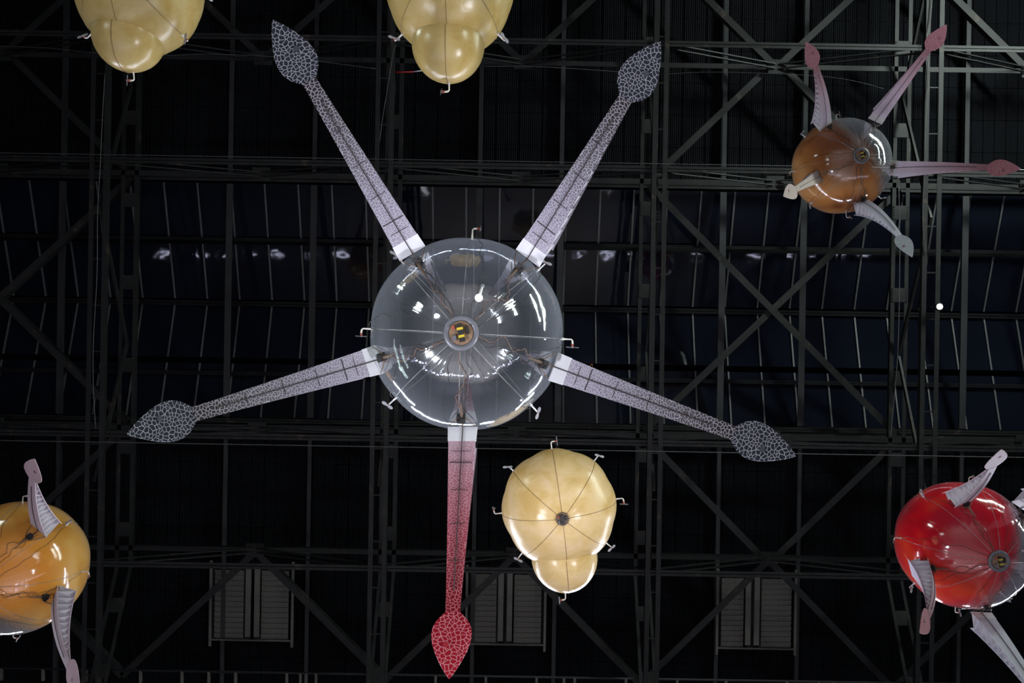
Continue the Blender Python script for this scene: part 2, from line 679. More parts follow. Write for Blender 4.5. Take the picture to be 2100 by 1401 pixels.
# louvred windows low on the south slope
for wi, (x0, x1, xm) in enumerate(((443, 607, 527), (968, 1125, 1045), (1482, 1638, 1552))):
    D = 36.0
    wroot = MB()
    a = Q((x0 + x1) / 2, 1250, D + .5)
    wroot.box(a, ((x1 - x0) / F * D, 150 / F * D, .05))
    win = wroot.build('window_%d' % (wi + 1), M['back'])
    win.rotation_euler = (0, 0, RZ)
    win['kind'] = 'structure'
    for x in (x0 - 2, x1 + 2):
        b = MB(); b.bar(Q(x, 1160, D), Q(x, 1335, D), 5 / F * D, .08); b.build('window_frame', M['post'], win)
    for x in (xm - 9, xm + 9):
        b = MB(); b.bar(Q(x, 1176, D - .1), Q(x, 1315, D - .1), 11 / F * D, .06); b.build('window_post', M['post'], win)
    b = MB(); b.bar(Q(x0 - 4, 1322, D), Q(x1 + 4, 1322, D), .06, .06); b.build('window_sill', M['post'], win)
    sl = {}
    for half, (ha, hb) in enumerate(((x0 + 6, xm - 18), (xm + 18, x1 - 6))):
        bb = MB()
        rot = Matrix.Rotation(R(14), 3, 'X')
        bb.box((0, 0, 0), ((hb - ha) / F * D, 11.6 / F * D, .015), rot)
        me = bb.mesh('slat'); me.materials.append(M['blind'])
        for k in range(13):
            link('slat', me, win, Q((ha + hb) / 2, 1184 + k * 10.8, D + .2))

# ------------------------------------------------------------------ roof trusses (things)
tl = ['roof truss of dark steel crossing at the far left edge of the frame',
      'dark roof truss running behind the big clear balloon, second from left',
      'dark roof truss just right of the big clear balloon, third from left',
      'roof truss of paler lit steel behind the banded brown and clear balloon, rightmost']
for i, x in enumerate(BX[1:5]):
    hp = 14 if i != 2 else 11
    half = hp / F * D_LO
    base = V(*(ROT @ Q(x, 700, D_LO)))
    org = Q(x, 700, D_LO)
    t = thing('roof_truss', tl[i], 'truss', base, RZ, 'roof trusses across the hall')
    ya, yb = Q(0, -120, D_LO).y - org.y, Q(0, 1560, D_LO).y - org.y
    for s in (-1, 1):
        b = MB(); b.angle((s * half, ya, 0), (s * half, yb, 0), 9.5 / F * D_LO, s)
        b.build('bottom_chord', M['steel'], t)
    # thin ladder ties between the two angles
    me = MB(); me.box((0, 0, .02), (2 * half, .05, .03)); me = me.mesh('tie'); me.materials.append(M['steel'])
    k = ya
    while k < yb:
        link('tie', me, t, (0, k, 0)); k += 95 / F * D_LO
    # battened top chord
    h2 = .30
    zu = D_UP - D_LO
    ye = Q(0, 1180, D_UP).y - org.y
    y2 = Q(0, -120, D_UP).y - org.y
    for s in (-1, 1):
        b = MB(); b.angle((s * h2, y2, zu), (s * h2, ye, zu), .17, s); b.build('top_chord', M['steel'], t)
    bb = MB(); bb.box((0, 0, -.02), (.70, .62, .03))
    for sx in (-1, 1):
        for ky in range(5):
            bb.box((sx * .30, -.24 + .12 * ky, -.045), (.035, .035, .025))
    me = bb.mesh('batten_plate'); me.materials.append(M['steel'])
    k = y2 + .8
    while k < ye:
        link('batten_plate', me, t, (0, k, zu)); k += 3.65
    # web members between the chords: seen edge on as slanting bars
    k = y2 + 1.0
    j = 0
    while k + 11.4 < ye + 6:
        for (a, c) in (((0, k, .1), (0, k + 5.7, zu)), ((0, k + 5.7, zu), (0, k + 11.4, .1))):
            b = MB(); b.bar(a, c, .16, .10, up=(1, 0, 0)); b.build('web_member', M['steel'], t)
        k += 11.4
    # inclined leg down the south slope
    A0, A1 = Q(0, 1180, D_UP), Q(0, 1400, 31.2)
    bz = D_LO
    pa = V(0, A0.y - org.y, zu)
    pb = V(0, Q(0, 1440, 32.4).y - org.y, 32.4 - D_LO)
    for s in (-1, 1):
        b = MB(); b.bar(pa + V(s * h2, 0, 0), pb + V(s * h2, 0, 0), .13, .08); b.build('leg', M['steel'], t)
    for q in (.30, .82):
        pc = pa.lerp(pb, q)
        b = MB(); b.bar(pc - V(0, .28, -.12), pc + V(0, .28, -.12), .72, .03); b.build('batten_plate', M['steel'], t)

# longitudinal lattice girders (things)
gl_ = [(82, 'dark lattice girder along the top of the frame'),
       (340, 'dark lattice girder above the roof light, over the big clear balloon'),
       (905, 'dark lattice girder under the roof light, behind the end of the tentacles'),
       (1172, 'dark lattice girder crossing above the three louvred windows')]
for gi, (y, lab) in enumerate(gl_):
    org = Q(1050, y, D_LO)
    t = thing('lattice_girder', lab, 'girder', ROT @ org, RZ, 'lattice girders along the hall')
    xa, xb = Q(-380, y, D_LO).x, Q(2470, y, D_LO).x
    b = MB(); b.channel((xa, 0, 0.12), (xb, 0, 0.12), 12 / F * D_LO); b.build('bottom_chord', M['steel'], t)
    zu = D_UP - D_LO
    b = MB(); b.angle((xa, 0, zu), (xb, 0, zu), 10 / F * D_UP, 1); b.build('top_chord', M['steel'], t)
    for i in range(5):
        xl, xr = Q(BX[i], y, D_LO).x, Q(BX[i + 1], y, D_LO).x
        xm = (xl + xr) / 2
        for (a, c) in (((xl, 0, .25), (xm - .1, 0, zu - .1)), ((xm + .1, 0, zu - .1), (xr, 0, .25))):
            b = MB()
            for s in (-1, 1):
                b.bar((a[0], s * .10, a[2]), (c[0], s * .10, c[2]), .05, .10)
            b.build('diagonal', M['steel'], t)
        b = MB(); b.box((xm, 0, zu - .06), (.8, .62, .03)); b.build('gusset_plate', M['steel'], t)

# plan bracing at top chord depth (things, one per braced panel)
UX = [1050 + (x - 1050) * D_LO / D_UP for x in BX]
bay_lab = ['dark diagonal roof bracing in the bay at the left edge of the frame',
           'dark diagonal roof bracing in the bay holding the upper left tentacle',
           'dark diagonal roof bracing in the bay behind the top centre yellow balloon',
           'crossed roof bracing in the bay left of the brown balloon, the clearest',
           'diagonal roof bracing in the bay at the right edge of the frame']
for bi in range(5):
    l, r = UX[bi], UX[bi + 1]
    mx = (l + r) / 2
    org = Q(mx, 628, D_UP + .2)
    t = thing('roof_bracing', bay_lab[bi], 'bracing', ROT @ org, RZ, 'diagonal bracing under the roof')
    segs = [(mx - 8, 122, l, -120), (mx + 8, 122, r, -120), (mx - 8, 1148, l, 1400), (mx + 8, 1148, r, 1400)]
    if bi in (0, 3):
        segs += [(l, 369, mx - 8, 122), (r, 369, mx + 8, 122), (l, 375, r, 880), (r, 375, l, 880), (l, 890, mx - 8, 1140), (r, 890, mx + 8, 1140)]
    for si, (x0, y0, x1, y1) in enumerate(segs):
        a, c = Q(x0, y0, D_UP + .2) - org, Q(x1, y1, D_UP + .2) - org
        if si == 7:
            a.z += .12; c.z += .12
        b = MB(); b.angle(a, c, 13.5 / F * D_UP, 1)
        b.build('cross_brace', M['steel'], t)


def single(name, mb, mt, lab, cat, smooth=False, group=None):
    o = mb.build(name, mt, smooth=smooth)
    # move the origin to the thing's own place
    c = sum((Vector(v) for v in mb.v), Vector()) / len(mb.v)
    o.data.transform(Matrix.Translation(-c))
    o.location = c
    o['label'] = lab
    o['category'] = cat
    if group:
        o['group'] = group
    return o


def RP(px, py, D):
    return ROT @ Q(px, py, D)


# pipes, cables, little fittings on the steel
b = MB(); b.tube([RP(-150, 921, 31.6), RP(2300, 921, 31.6)], .022, 6)
single('conduit', b, M['pipe'], 'thin bright conduit running right across below the roof light', 'pipe')
b = MB(); b.tube([RP(-150, 331, 31.78), RP(2300, 331, 31.78)], .018, 6)
single('conduit', b, M['pipe'], 'thin conduit clipped along the girder above the roof light', 'pipe')
b = MB(); b.tube([RP(-100, 1388, 33), RP(2200, 1388, 33)], .05, 6)
rail = thing('wall_rail', 'grey rail with short clips along the bottom edge of the frame', 'rail', RP(1050, 1388, 33), RZ)
b = MB(); o0 = Q(1050, 1388, 33)
b.tube([Q(-100, 1388, 33) - o0, Q(2200, 1388, 33) - o0], .05, 6); b.build('pipe', M['joist'], rail, True)
bb = MB(); bb.box((0, .25, 0), (.10, .5, .10)); cm = bb.mesh('clip'); cm.materials.append(M['post'])
for x in (15, 100, 190, 300, 385, 440, 495, 600, 628, 640, 660, 905, 1008, 1112, 1168, 1190, 1295, 1400, 1500, 1625, 1690, 1720, 1850, 1960):
    link('clip', cm, rail, Q(x, 1388, 33) - o0)


def cable(pts, D, r, mt, lab):
    b = MB()
    ps = [P(x, y, D) for x, y in pts]
    out = []
    for i in range(len(ps) - 1):
        p0, p1, p2, p3 = ps[max(i - 1, 0)], ps[i], ps[i + 1], ps[min(i + 2, len(ps) - 1)]
        for k in range(6):
            t = k / 6
            out.append(.5 * ((2 * p1) + (p2 - p0) * t + (2 * p0 - 5 * p1 + 4 * p2 - p3) * t * t + (3 * p1 - p0 - 3 * p2 + p3) * t ** 3))
    out.append(ps[-1])
    b.tube(out, r, 5)
    single('cable', b, mt, lab, 'cable', True)


cable([(-60, 93), (90, 98), (190, 108), (330, 114), (420, 111), (560, 116), (640, 124), (770, 141)], 31.93, .014, M['pipe'], 'slack thin cable crossing behind the upper left yellow balloon')
cable([(990, 136), (1080, 136), (1180, 141), (1290, 149)], 31.93, .014, M['pipe'], 'thin cable between the yellow balloon and the upper right tentacle tip')
cable([(1366, 152), (1450, 148), (1560, 150), (1690, 157), (1760, 168), (1812, 182)], 31.75, .008, M['pipe'], 'fine pale cord strung across the top right bay')
cable([(1912, -20), (1908, 40), (1899, 90), (1904, 150), (1898, 250), (1896, 330), (1892, 450), (1899, 520)], 31.93, .018, M['pipe'], 'loose wire hanging along the rightmost roof truss')
cable([(1843, 380), (1845, 520), (1842, 700), (1835, 800), (1826, 900)], 31.93, .02, M['pipe'], 'long curved wire left of the rightmost roof truss')
cable([(215, 150), (209, 260), (205, 350), (200, 440), (199, 560), (192, 690), (191, 780), (196, 880)], 31.93, .016, M['pipe'], 'loose wire hanging along the leftmost roof truss')
cable([(812, 90), (806, 110), (795, 180), (785, 240), (778, 292)], 31.93, .014, M['pipe'], 'short hanging wire left of the top middle yellow balloon')
b = MB(); b.tube([P(812, 148, 31.96), P(848, 147.5, 31.96)], .03, 8)
single('red_tube', b, M['red'], 'small red tube beside the top middle yellow balloon', 'tube', True)
b = MB(); b.tube([P(848, 147, 31.96), P(866, 145, 31.96)], .02, 8)
single('white_rod', b, M['white'], 'tiny white rod at the end of the small red tube', 'rod', True)
# small round lamp on the right hand truss
t = thing('globe_lamp', 'small round lit lamp on the rightmost truss', 'lamp', P(1927, 629, 31.6))
b = MB(); b.lathe([(.001, -.13), (.07, -.10), (.12, -.03), (.12, .05), (.001, .06)], 16); b.build('globe', M['lamp'], t, True)
b = MB(); b.lathe([(.001, .20), (.15, .18), (.17, .02), (.14, -.02), (.13, .03), (.001, .07)], 16); b.build('lamp_housing', M['black'], t, True)
b = MB(); b.tube([(0, 0, .15), (0, 0, .40), (-.16, 0, .46)], .03, 8); b.build('lamp_stem', M['black'], t, True)


# ------------------------------------------------------------------ balloons
def rotor(parent, p, u, axis, flip, mt, k=1.0):
    """hooked arm with motor and two-bladed propeller; u outward, axis = thrust axis"""
    p, u, axis = Vector(p), Vector(u).normalized(), Vector(axis).normalized()
    a = axis * flip
    L = .155 * k
    pts = [p - u * .02 * k, p + u * .02 * k, p + u * L * .55, p + u * L * .85, p + u * L * .97 + a * .02 * k, p + u * L + a * .05 * k, p + u * L + a * .075 * k]
    b = MB()
    b.tube(pts, [.034 * k, .015 * k, .012 * k, .012 * k, .014 * k, .015 * k, .014 * k], 8)
    arm = b.build('rotor_arm', mt, parent, True)
    b = MB()
    q = p + u * L + a * .075 * k
    b.tube([q, q + a * .035 * k], .021 * k, 10)
    b.build('motor', M['red_motor'], arm)
    q2 = q + a * .045 * k
    b = MB()
    b.tube([q2 - a * .008 * k, q2 + a * .012 * k], .014 * k, 8)
    d1 = a.orthogonal().normalized()
    d1 = (Matrix.Rotation(random.uniform(0, PI), 3, a) @ d1)
    d2 = a.cross(d1)
    for s in (-1, 1):
        pts2 = []
        prof = [(.008, .010), (.03, .020), (.06, .024), (.085, .018), (.098, .006)]
        for r_, w_ in prof:
            pts2.append((q2 + d1 * s * r_ * k + d2 * w_ * k + a * .006 * k, q2 + d1 * s * r_ * k - d2 * w_ * k - a * .006 * k))
        n0 = len(b.v)
        for e1, e2 in pts2:
            b.v += [tuple(e1), tuple(e2), tuple(e1 + a * .003), tuple(e2 + a * .003)]
        for i in range(len(prof) - 1):
            o = n0 + 4 * i
            b.f += [(o, o + 4, o + 5, o + 1), (o + 2, o + 3, o + 7, o + 6), (o, o + 2, o + 6, o + 4), (o + 1, o + 5, o + 7, o + 3)]
    b.build('propeller', M['blade'], arm)
    return arm


def sph(Rr, th, ph, sq=1.0):
    """th measured from the bottom pole"""
    return V(Rr * math.sin(th) * math.cos(ph), Rr * math.sin(th) * math.sin(ph), -Rr * sq * math.cos(th))


def envelope(Rr, az0, gore=8, bulge=.014, sq=.96, nu=160, nv=80):
    b = MB()
    for j in range(nv + 1):
        th = PI * j / nv
        for i in range(nu):
            ph = 2 * PI * i / nu
            g = abs(math.sin(gore / 2 * (ph - az0)))
            k = 1 + bulge * (g - .6) * math.sin(th)
            b.v.append(tuple(sph(Rr * k, max(1e-3, min(PI - 1e-3, th)), ph, sq)))
    for j in range(nv):
        for i in range(nu):
            a, c = j * nu + i, j * nu + (i + 1) % nu
            b.f.append((a, c, c + nu, a + nu))
    b.f.append(tuple(range(nu))[::-1])
    b.f.append(tuple(nv * nu + i for i in range(nu)))
    return b


def ribbon_mesh(path, widths, Ws, ns, th=.012, uoff=0.0, s0=0., s1=1.):
    b = MB()
    b.uv, b.uv2 = [], []
    acc = 0
    L = len(path)
    for i in range(L):
        if i:
            acc += (path[i] - path[i - 1]).length
        for k in range(5):
            f = (k - 2) / 2
            p = path[i] + Ws[i] * f * widths[i] / 2
            for q in (0, 1):
                b.v.append(tuple(p + ns[i] * (th * q)))
                b.uv.append((f * widths[i] / 2 + uoff, acc + uoff * 3))
                b.uv2.append((s0 + (s1 - s0) * i / (L - 1), f))
    for i in range(L - 1):
        for k in range(4):
            o = i * 10 + k * 2
            b.f += [(o, o + 2, o + 12, o + 10), (o + 1, o + 11, o + 13, o + 3)]
        o = i * 10
        b.f += [(o, o + 10, o + 11, o + 1), (o + 8, o + 9, o + 19, o + 18)]
    b.f += [(0, 2, 3, 1), (2, 4, 5, 3), (4, 6, 7, 5), (6, 8, 9, 7)]
    o = (L - 1) * 10
    b.f += [(o, o + 1, o + 3, o + 2), (o + 2, o + 3, o + 5, o + 4), (o + 4, o + 5, o + 7, o + 6), (o + 6, o + 7, o + 9, o + 8)]
    return b


def tip3d(A, px, py, chord, near=True):
    d = V((px - 1050) / F, (py - 700.5) / F, 1)
    a = A - V(0, 0, CZ)
    aa, bb, cc = d.dot(d), -2 * d.dot(a), a.dot(a) - chord * chord
    disc = bb * bb - 4 * aa * cc
    if disc < 0:
        t = -bb / (2 * aa)
    else:
        t = (-bb + (-1 if near else 1) * math.sqrt(disc)) / (2 * aa)
    return d * t + V(0, 0, CZ)


def tentacle(root, Cb, A, B, bend, mats, wbase=.42, wneck=.17, leafw=.46, h0=.42, lab=None, leaf=.80, creases=False, roll=0.):
    """fin of two printed ribbons joined by folded ribs, ending in a leaf-shaped paddle.
    coordinates are given in world space and stored relative to the balloon centre Cb"""
    A, B = A - Cb, B - Cb
    az = V(A.x, A.y, 0).normalized()
    W = V(0, 0, 1).cross(az).normalized()
    ch = (B - A)
    W = (W - ch.normalized() * W.dot(ch.normalized())).normalized()
    if roll:
        W = Matrix.Rotation(R(roll), 3, ch.normalized()) @ W
    n0 = ch.normalized().cross(W).normalized()
    if n0.dot(V(0, 0, 1) + az * .5) < 0:
        n0 = -n0
    Cc = (A + B) / 2 + n0 * bend * ch.length
    N = 44

    def pt(t):
        return A * (1 - t) ** 2 + Cc * 2 * t * (1 - t) + B * t * t

    def tn(t):
        return ((Cc - A) * (1 - t) + (B - Cc) * t).normalized()

    def nn(t):
        T = tn(t)
        x = T.cross(W).normalized()
        return x if x.dot(n0) > 0 else -x
    tl = 1 - leaf / max(ch.length, 1.5)       # where the paddle starts
    sr = [tl * i / (N - 1) for i in range(N)]
    path = [pt(t) for t in sr]
    ns = [nn(t) for t in sr]
    Ws = [W] * N
    wid = [wneck + (wbase - wneck) * max(0, 1 - t / tl) ** 1.15 for t in sr]
    n_c = 5                                    # rows of plain cuff at the base
    ten = ribbon_mesh(path[n_c - 1:], wid[n_c - 1:], Ws[n_c - 1:], ns[n_c - 1:], s0=.1, s1=1.).build('tentacle', mats[0], root, label=lab)
    ribbon_mesh([p - ns[0] * .004 for p in path[:n_c]], [x * 1.04 for x in wid[:n_c]], Ws[:n_c], ns[:n_c]).build('cuff', M['cuff'], ten)
    hh = [h0 * max(0, 1 - t / tl) ** .9 + .02 for t in sr]
    up = [p + n * h for p, n, h in zip(path, ns, hh)]
    ribbon_mesh(up, [x * .96 for x in wid], Ws, ns, uoff=3.7).build('upper_ribbon', mats[0], ten)
    # folded ribs: slanting panels between the two ribbons
    nr = 11
    for k in range(nr):
        ta = (k / nr) ** .9 * (N - 3)
        tb = ((k + .55) / nr) ** .9 * (N - 3)
        tc_ = ((k + 1) / nr) ** .9 * (N - 3)
        ia, ib, ic = int(ta), int(tb), int(tc_)
        if ib <= ia: ib = ia + 1
        if ic <= ib: ic = ib + 1
        b = MB()
        for (lo, hi) in ((ia, ib), (ic, ib)):
            pl, ph_ = path[lo] + ns[lo] * .014, up[hi] - ns[hi] * .004
            wl, wh = wid[lo] * .46, wid[hi] * .44
            e = tn(sr[lo]) * .006
            b.add([pl - W * wl, pl + W * wl, ph_ + W * wh, ph_ - W * wh, pl - W * wl + e, pl + W * wl + e, ph_ + W * wh + e, ph_ - W * wh + e],
                  [(0, 1, 2, 3), (7, 6, 5, 4), (0, 4, 5, 1), (1, 5, 6, 2), (2, 6, 7, 3), (3, 7, 4, 0)])
        b.build('rib', M['rib'], ten)
    # dark spine rod under the lower ribbon
    b = MB()
    b.tube([A - ns[0] * .018 - tn(0) * .10] + [p - n * .012 for p, n in zip(path, ns)][:int(N * .93)], .0075, 5)
    b.build('spine', M['spine'], ten, True)
    if creases:                                # hinge lines taped across the ribbon
        for fr in (.17, .24, .40, .57, .75):
            i = int(N * fr)
            ex = .36 if fr != .24 else .44
            b = MB(); q0, q1 = path[i] - W * wid[i] * ex - ns[i] * .012, path[i] + W * wid[i] * ex - ns[i] * .012
            b.bar(q0, q1, .014 if fr == .24 else .007, .004, up=ns[i])
            b.build('crease', M['spine'], ten)
    # paddle
    NL = 30
    T = tn(tl)
    lp, lw_, ln = [], [], []
    for i in range(NL):
        q = i / (NL - 1)
        lp.append(pt(tl + (1 - tl) * q) + n0 * .004)
        pr = ((0, .38), (.06, .58), (.14, .80), (.24, .95), (.34, 1), (.46, .95), (.60, .80), (.75, .56), (.88, .31), (.96, .13), (1, .02))
        for (qa, wa), (qb, wb) in zip(pr, pr[1:]):
            if qa <= q <= qb + 1e-9:
                ww = wa + (wb - wa) * (q - qa) / (qb - qa)
        lw_.append(leafw * ww)
        ln.append(nn(tl))
    ribbon_mesh(lp, lw_, [W] * NL, ln, th=.010, uoff=7.3, s0=0, s1=1).build('paddle', mats[1], ten)
    b = MB()
    ip = int(NL * .50)
    mm = Matrix.Translation(lp[ip] + W * leafw * .13 - ln[0] * .016) @ Matrix((W, ln[0].cross(W), ln[0])).transposed().to_4x4()
    b.lathe([(.001, 0), (.034, 0), (.034, .003), (.001, .003)], 14, mm)
    b.build('eyelet', mats[2], ten)
    return ten, A, W, n0, tn(0)


def servo(root, A, W, n0, T, Rr, sq):
    """black servo on a brown branching bracket at the root of a tentacle"""
    paz = math.atan2(A.y, A.x)
    c = sph(Rr * 1.035, R(53), paz, sq)
    T = (sph(1, R(54), paz, sq) - sph(1, R(52), paz, sq)).normalized()
    
    m3 = Matrix((W, T, W.cross(T))).transposed()
    b = MB()
    b.box(c, (.10, .12, .09), m3)
    b.box(c + W * .05, (.05, .05, .12), m3)
    b.tube([c - W * .02 - n0 * .05, c - W * .02 - n0 * .075], .022, 8)
    sv = b.build('servo', M['black'], root)
    b = MB()
    hub = c.copy()
    for s in (-1, 1):
        e = A + W * s * .20 - T * .02
        pts = []
        for k in range(9):
            t = k / 8
            p = (hub - T * .05).lerp(e, t)
            p -= T * (.10 * math.sin(PI * t) * (1 - t * .5))
            p = p.normalized() * max(p.length, Rr * 1.02)
            pts.append(p)
        b.tube(pts, [.013 - .007 * k / 8 for k in range(9)], 6)
    tail = []
    for k in range(8):
        t = k / 7
        p = hub - T * .05 - T * .32 * t
        r_ = Rr * 1.012
        p = p.normalized() * (r_ + .01)
        tail.append(p)
    b.tube(tail, [.024 - .018 * k / 7 for k in range(8)], 6)
    b.tube([c, A + T * .05 - n0 * .02], .012, 6)
    b.build('bracket', M['bracket'], sv, True)
    return c


def wire(root, Rr, sq, th0, ph0, th1, ph1, mt, amp=.06, r=.0055, lbl=None):
    pts = []
    n = 60
    sd = random.uniform(0, 100)
    for i in range(n + 1):
        t = i / n
        e = math.sin(PI * t) ** .5
        th = th0 + (th1 - th0) * t + amp * .5 * noise.noise(V(t * 9, sd, 0)) * e
        dph = noise.noise(V(t * 6, sd + 31, 0)) * amp * 2.0 + noise.noise(V(t * 20, sd + 57, 0)) * amp * .6
        ph = ph0 + (ph1 - ph0) * t + dph * e / max(.25, math.sin(th))
        pts.append(sph(Rr * 1.012, th, ph, sq))
    b = MB(); b.tube(pts, r, 5)
    return b.build('wire', mt, root, True)


def hub(root, Rr, sq, k=1.0, ring=True, yellow=True):
    z = -Rr * sq
    if ring:
        b = MB(); b.lathe([(.165 * k, -.02), (.235 * k, -.02), (.245 * k, 0), (.235 * k, .03), (.165 * k, .03)], 40, Matrix.Translation((0, 0, z)), close=True)
        b.build('hub_ring', M['ring'], root, True)
    bd = MB(); bd.lathe([(.001, -.035), (.160 * k, -.035), (.165 * k, -.02), (.165 * k, .02), (.001, .02)], 32, Matrix.Translation((0, 0, z)))
    bo = bd.build('control_board', M['board'] if yellow else M['bracket'], root)
    rz = Matrix.Rotation(R(78), 3, 'Z')
    for (x, y, sx, sy, sz, mt, nm) in ((0, .0, .24, .075, .07, 'black', 'battery'), (.045, .0, .035, .082, .076, 'yellow', 'battery_band'), (-.06, .0, .035, .082, .076, 'yellow', 'battery_band'),
                                      (-.02, -.095, .11, .04, .04, 'black', 'circuit_block'), (.05, .10, .07, .05, .03, 'ring', 'connector'), (-.09, .085, .05, .04, .03, 'red_motor', 'connector')):
        if not yellow and mt == 'yellow':
            continue
        b = MB(); b.box(rz @ V(x * k, y * k, 0) + V(0, 0, z - .055), (sx * k, sy * k, sz * k), rz)
        b.build(nm, M[mt], bo)


def jelly(label, px, py, D, az0, film_mat, tents, seam_mat, ctr_shift=(0, 0), wires=True, detail=1):
    Cb = P(px, py, D)
    Rr, sq = 1.48, .96
    root = thing('tentacled_balloon', label, 'balloon', Cb, 0, 'balloons with five tentacles')
    envelope(Rr, az0, sq=sq).build('envelope', film_mat, root, True)
    for k in range(8):
        ph = az0 + k * PI / 4
        pts = [sph(Rr * (1 - .6 * .014 * math.sin(th)) * 1.003, th, ph, sq) for th in [R(9) + (R(172) - R(9)) * i / 40 for i in range(41)]]
        b = MB(); b.tube(pts, .0048, 5); b.build('seam', seam_mat, root, True)
        u = V(math.cos(ph), math.sin(ph), 0)
        tg = V(-math.sin(ph), math.cos(ph), 0)
        p = u * Rr * .998
        if k % 2 == 0:
            rotor(root, p, u, tg, 1 if k in (0, 6) else -1, M['cream'])
        else:
            rotor(root, p, u, V(0, 0, 1), -1, M['white'])
        if wires:
            wire(root, Rr, sq, R(86), ph + .02, R(9), ph + .35, M['wire_dark'], .035, .0042)
    hub(root, Rr, sq)
    for (bx, by, tx, ty, chord, bend, mats, kw) in tents:
        A = P(bx, by, D - .62)
        B = tip3d(A, tx, ty, chord, True)
        ten, A_, W, n0, T = tentacle(root, Cb, A, B, bend, mats, **kw)
        servo(root, A_, W, n0, T, Rr, sq)
        if wires:
            ph = math.atan2(A_.y, A_.x)
            wire(root, Rr, sq, R(62), ph, R(9), ph + random.uniform(-.2, .2), M['wire'], .06)
            wire(root, Rr, sq, R(60), ph + .05, R(10), ph + random.uniform(-.3, .3), M['wire_dark'], .05, .0045)
    return root, Cb, Rr, sq


W_ = (.66, .64, .68)
grey_stops = [(0, (.40, .35, .42)), (.3, (.26, .225, .28)), (.65, (.13, .115, .13)), (.95, (.035, .025, .028))]
grey_line = [(0, (.60, .57, .64)), (.5, (.50, .47, .55)), (1, (.36, .34, .38))]
M['g_r'] = cells('lilac_grey_cell_print', grey_stops, grey_line)
M['g_p'] = cells('black_cell_print', [(0, (.022, .024, .034)), (1, (.018, .020, .030))], [(0, (.36, .35, .39)), (1, (.40, .39, .43))], 22., .075)
M['g_e'] = plain('dark_eyelet', (.018, .020, .028), .5)
red_stops = [(0, (.50, .36, .42)), (.3, (.42, .16, .20)), (.65, (.34, .055, .075)), (.95, (.20, .008, .014))]
M['r_r'] = cells('pink_to_red_cell_print', red_stops, [(0, (.62, .52, .60)), (.5, (.60, .30, .36)), (1, (.55, .16, .19))])
M['r_p'] = cells('red_cell_print', [(0, (.26, .008, .018)), (1, (.40, .012, .030))], [(0, (.62, .24, .28)), (1, (.68, .30, .33))], 20., .085)
M['r_e'] = plain('red_eyelet', (.30, .01, .02), .5)
pink_stops = [(0, (.74, .66, .78)), (.3, (.66, .54, .64)), (.7, (.44, .26, .30)), (.97, (.22, .085, .095))]
M['p_r'] = cells('mauve_cell_print', pink_stops, [(0, (.80, .74, .84)), (1, (.48, .30, .33))], 24.)
M['p_p'] = cells('dusky_pink_cell_print', [(0, (.26, .075, .095)), (1, (.32, .10, .12))], [(0, (.55, .32, .35)), (1, (.55, .34, .37))], 24., .12)
M['p_e'] = plain('mauve_eyelet', (.18, .06, .08), .5)
pale = [(0, (.70, .70, .78)), (1, (.60, .62, .68))]
M['w_r'] = cells('pale_cell_print', pale, [(0, (.62, .60, .66)), (1, (.55, .55, .58))], 24.)
M['w_p'] = cells('pale_grey_cell_print', [(0, (.26, .29, .31)), (1, (.30, .33, .34))], [(0, (.55, .56, .58)), (1, (.55, .56, .58))], 24., .12)
M['c_r'] = cells('cream_cell_print', [(0, (.52, .45, .40)), (1, (.50, .38, .33))], [(0, (.62, .55, .50)), (1, (.6, .52, .48))], 24.)
M['c_p'] = cells('cream_pink_cell_print', [(0, (.50, .36, .33)), (1, (.52, .38, .35))], [(0, (.62, .52, .48)), (1, (.62, .52, .48))], 24., .12)
M['k_r'] = cells('pale_pink_cell_print', [(0, (.74, .66, .74)), (1, (.66, .50, .56))], [(0, (.80, .74, .80)), (1, (.58, .46, .50))], 24.)
M['k_p'] = cells('pink_cell_print', [(0, (.60, .42, .47)), (1, (.62, .45, .50))], [(0, (.60, .46, .48)), (1, (.60, .46, .48))], 24., .12)
G = (M['g_r'], M['g_p'], M['g_e'])
RD = (M['r_r'], M['r_p'], M['r_e'])
PK = (M['p_r'], M['p_p'], M['p_e'])
PL = (M['w_r'], M['w_p'], M['p_e'])
CR = (M['c_r'], M['c_p'], M['c_p'])
KP = (M['k_r'], M['k_p'], M['p_e'])

# the big clear balloon
M['clear'] = film('clear_balloon_film')
gk = dict(creases=True, lab='lilac grey tentacle darkening towards its tip')
root, Cb, Rr, sq = jelly(
    'biggest balloon, clear and colourless, four grey tentacles and one red one', 958, 685, 12.05, R(3), M['clear'],
    [(846, 520, 560, 42, 3.95, .0, G, gk), (1082, 530, 1353, 86, 3.9, .0, G, gk), (778, 737, 262, 890, 3.9, .0, G, gk),
     (1135, 752, 1631, 935, 3.85, .0, G, gk), (949, 876, 921, 1391, 3.85, .0, RD, dict(creases=True, lab='tentacle fading from pink to a red paddle'))],
    M['seam_clear'])
# vertical-thrust rotor under the balloon
b = MB()
p0, p1 = P(990, 586, 10.9) - Cb, P(982, 611, 10.35) - Cb
b.tube([p0, p0.lerp(p1, .15), p1], [.03, .016, .022], 8)
ra = b.build('rotor_arm', M['white'], root, True)
b = MB(); b.lathe([(.001, -.006), (.055, -.004), (.055, .004), (.001, .006)], 16, Matrix.Translation(p1)); b.build('rotor_cap', M['white'], ra)
# copper wire loops at the tentacle edges
for (x, y, s) in ((1212, 752, 1), (1228, 765, .7), (780, 436, -1), (963, 968, 1)):
    pts = [P(x + 6 * s * math.sin(a * .5) - 3, y - 5 * math.sin(a), 11.3) - Cb for a in [k * PI / 8 for k in range(9)]]
    b = MB(); b.tube(pts, .005, 5); b.build('wire_loop', M['copper'], root, True)

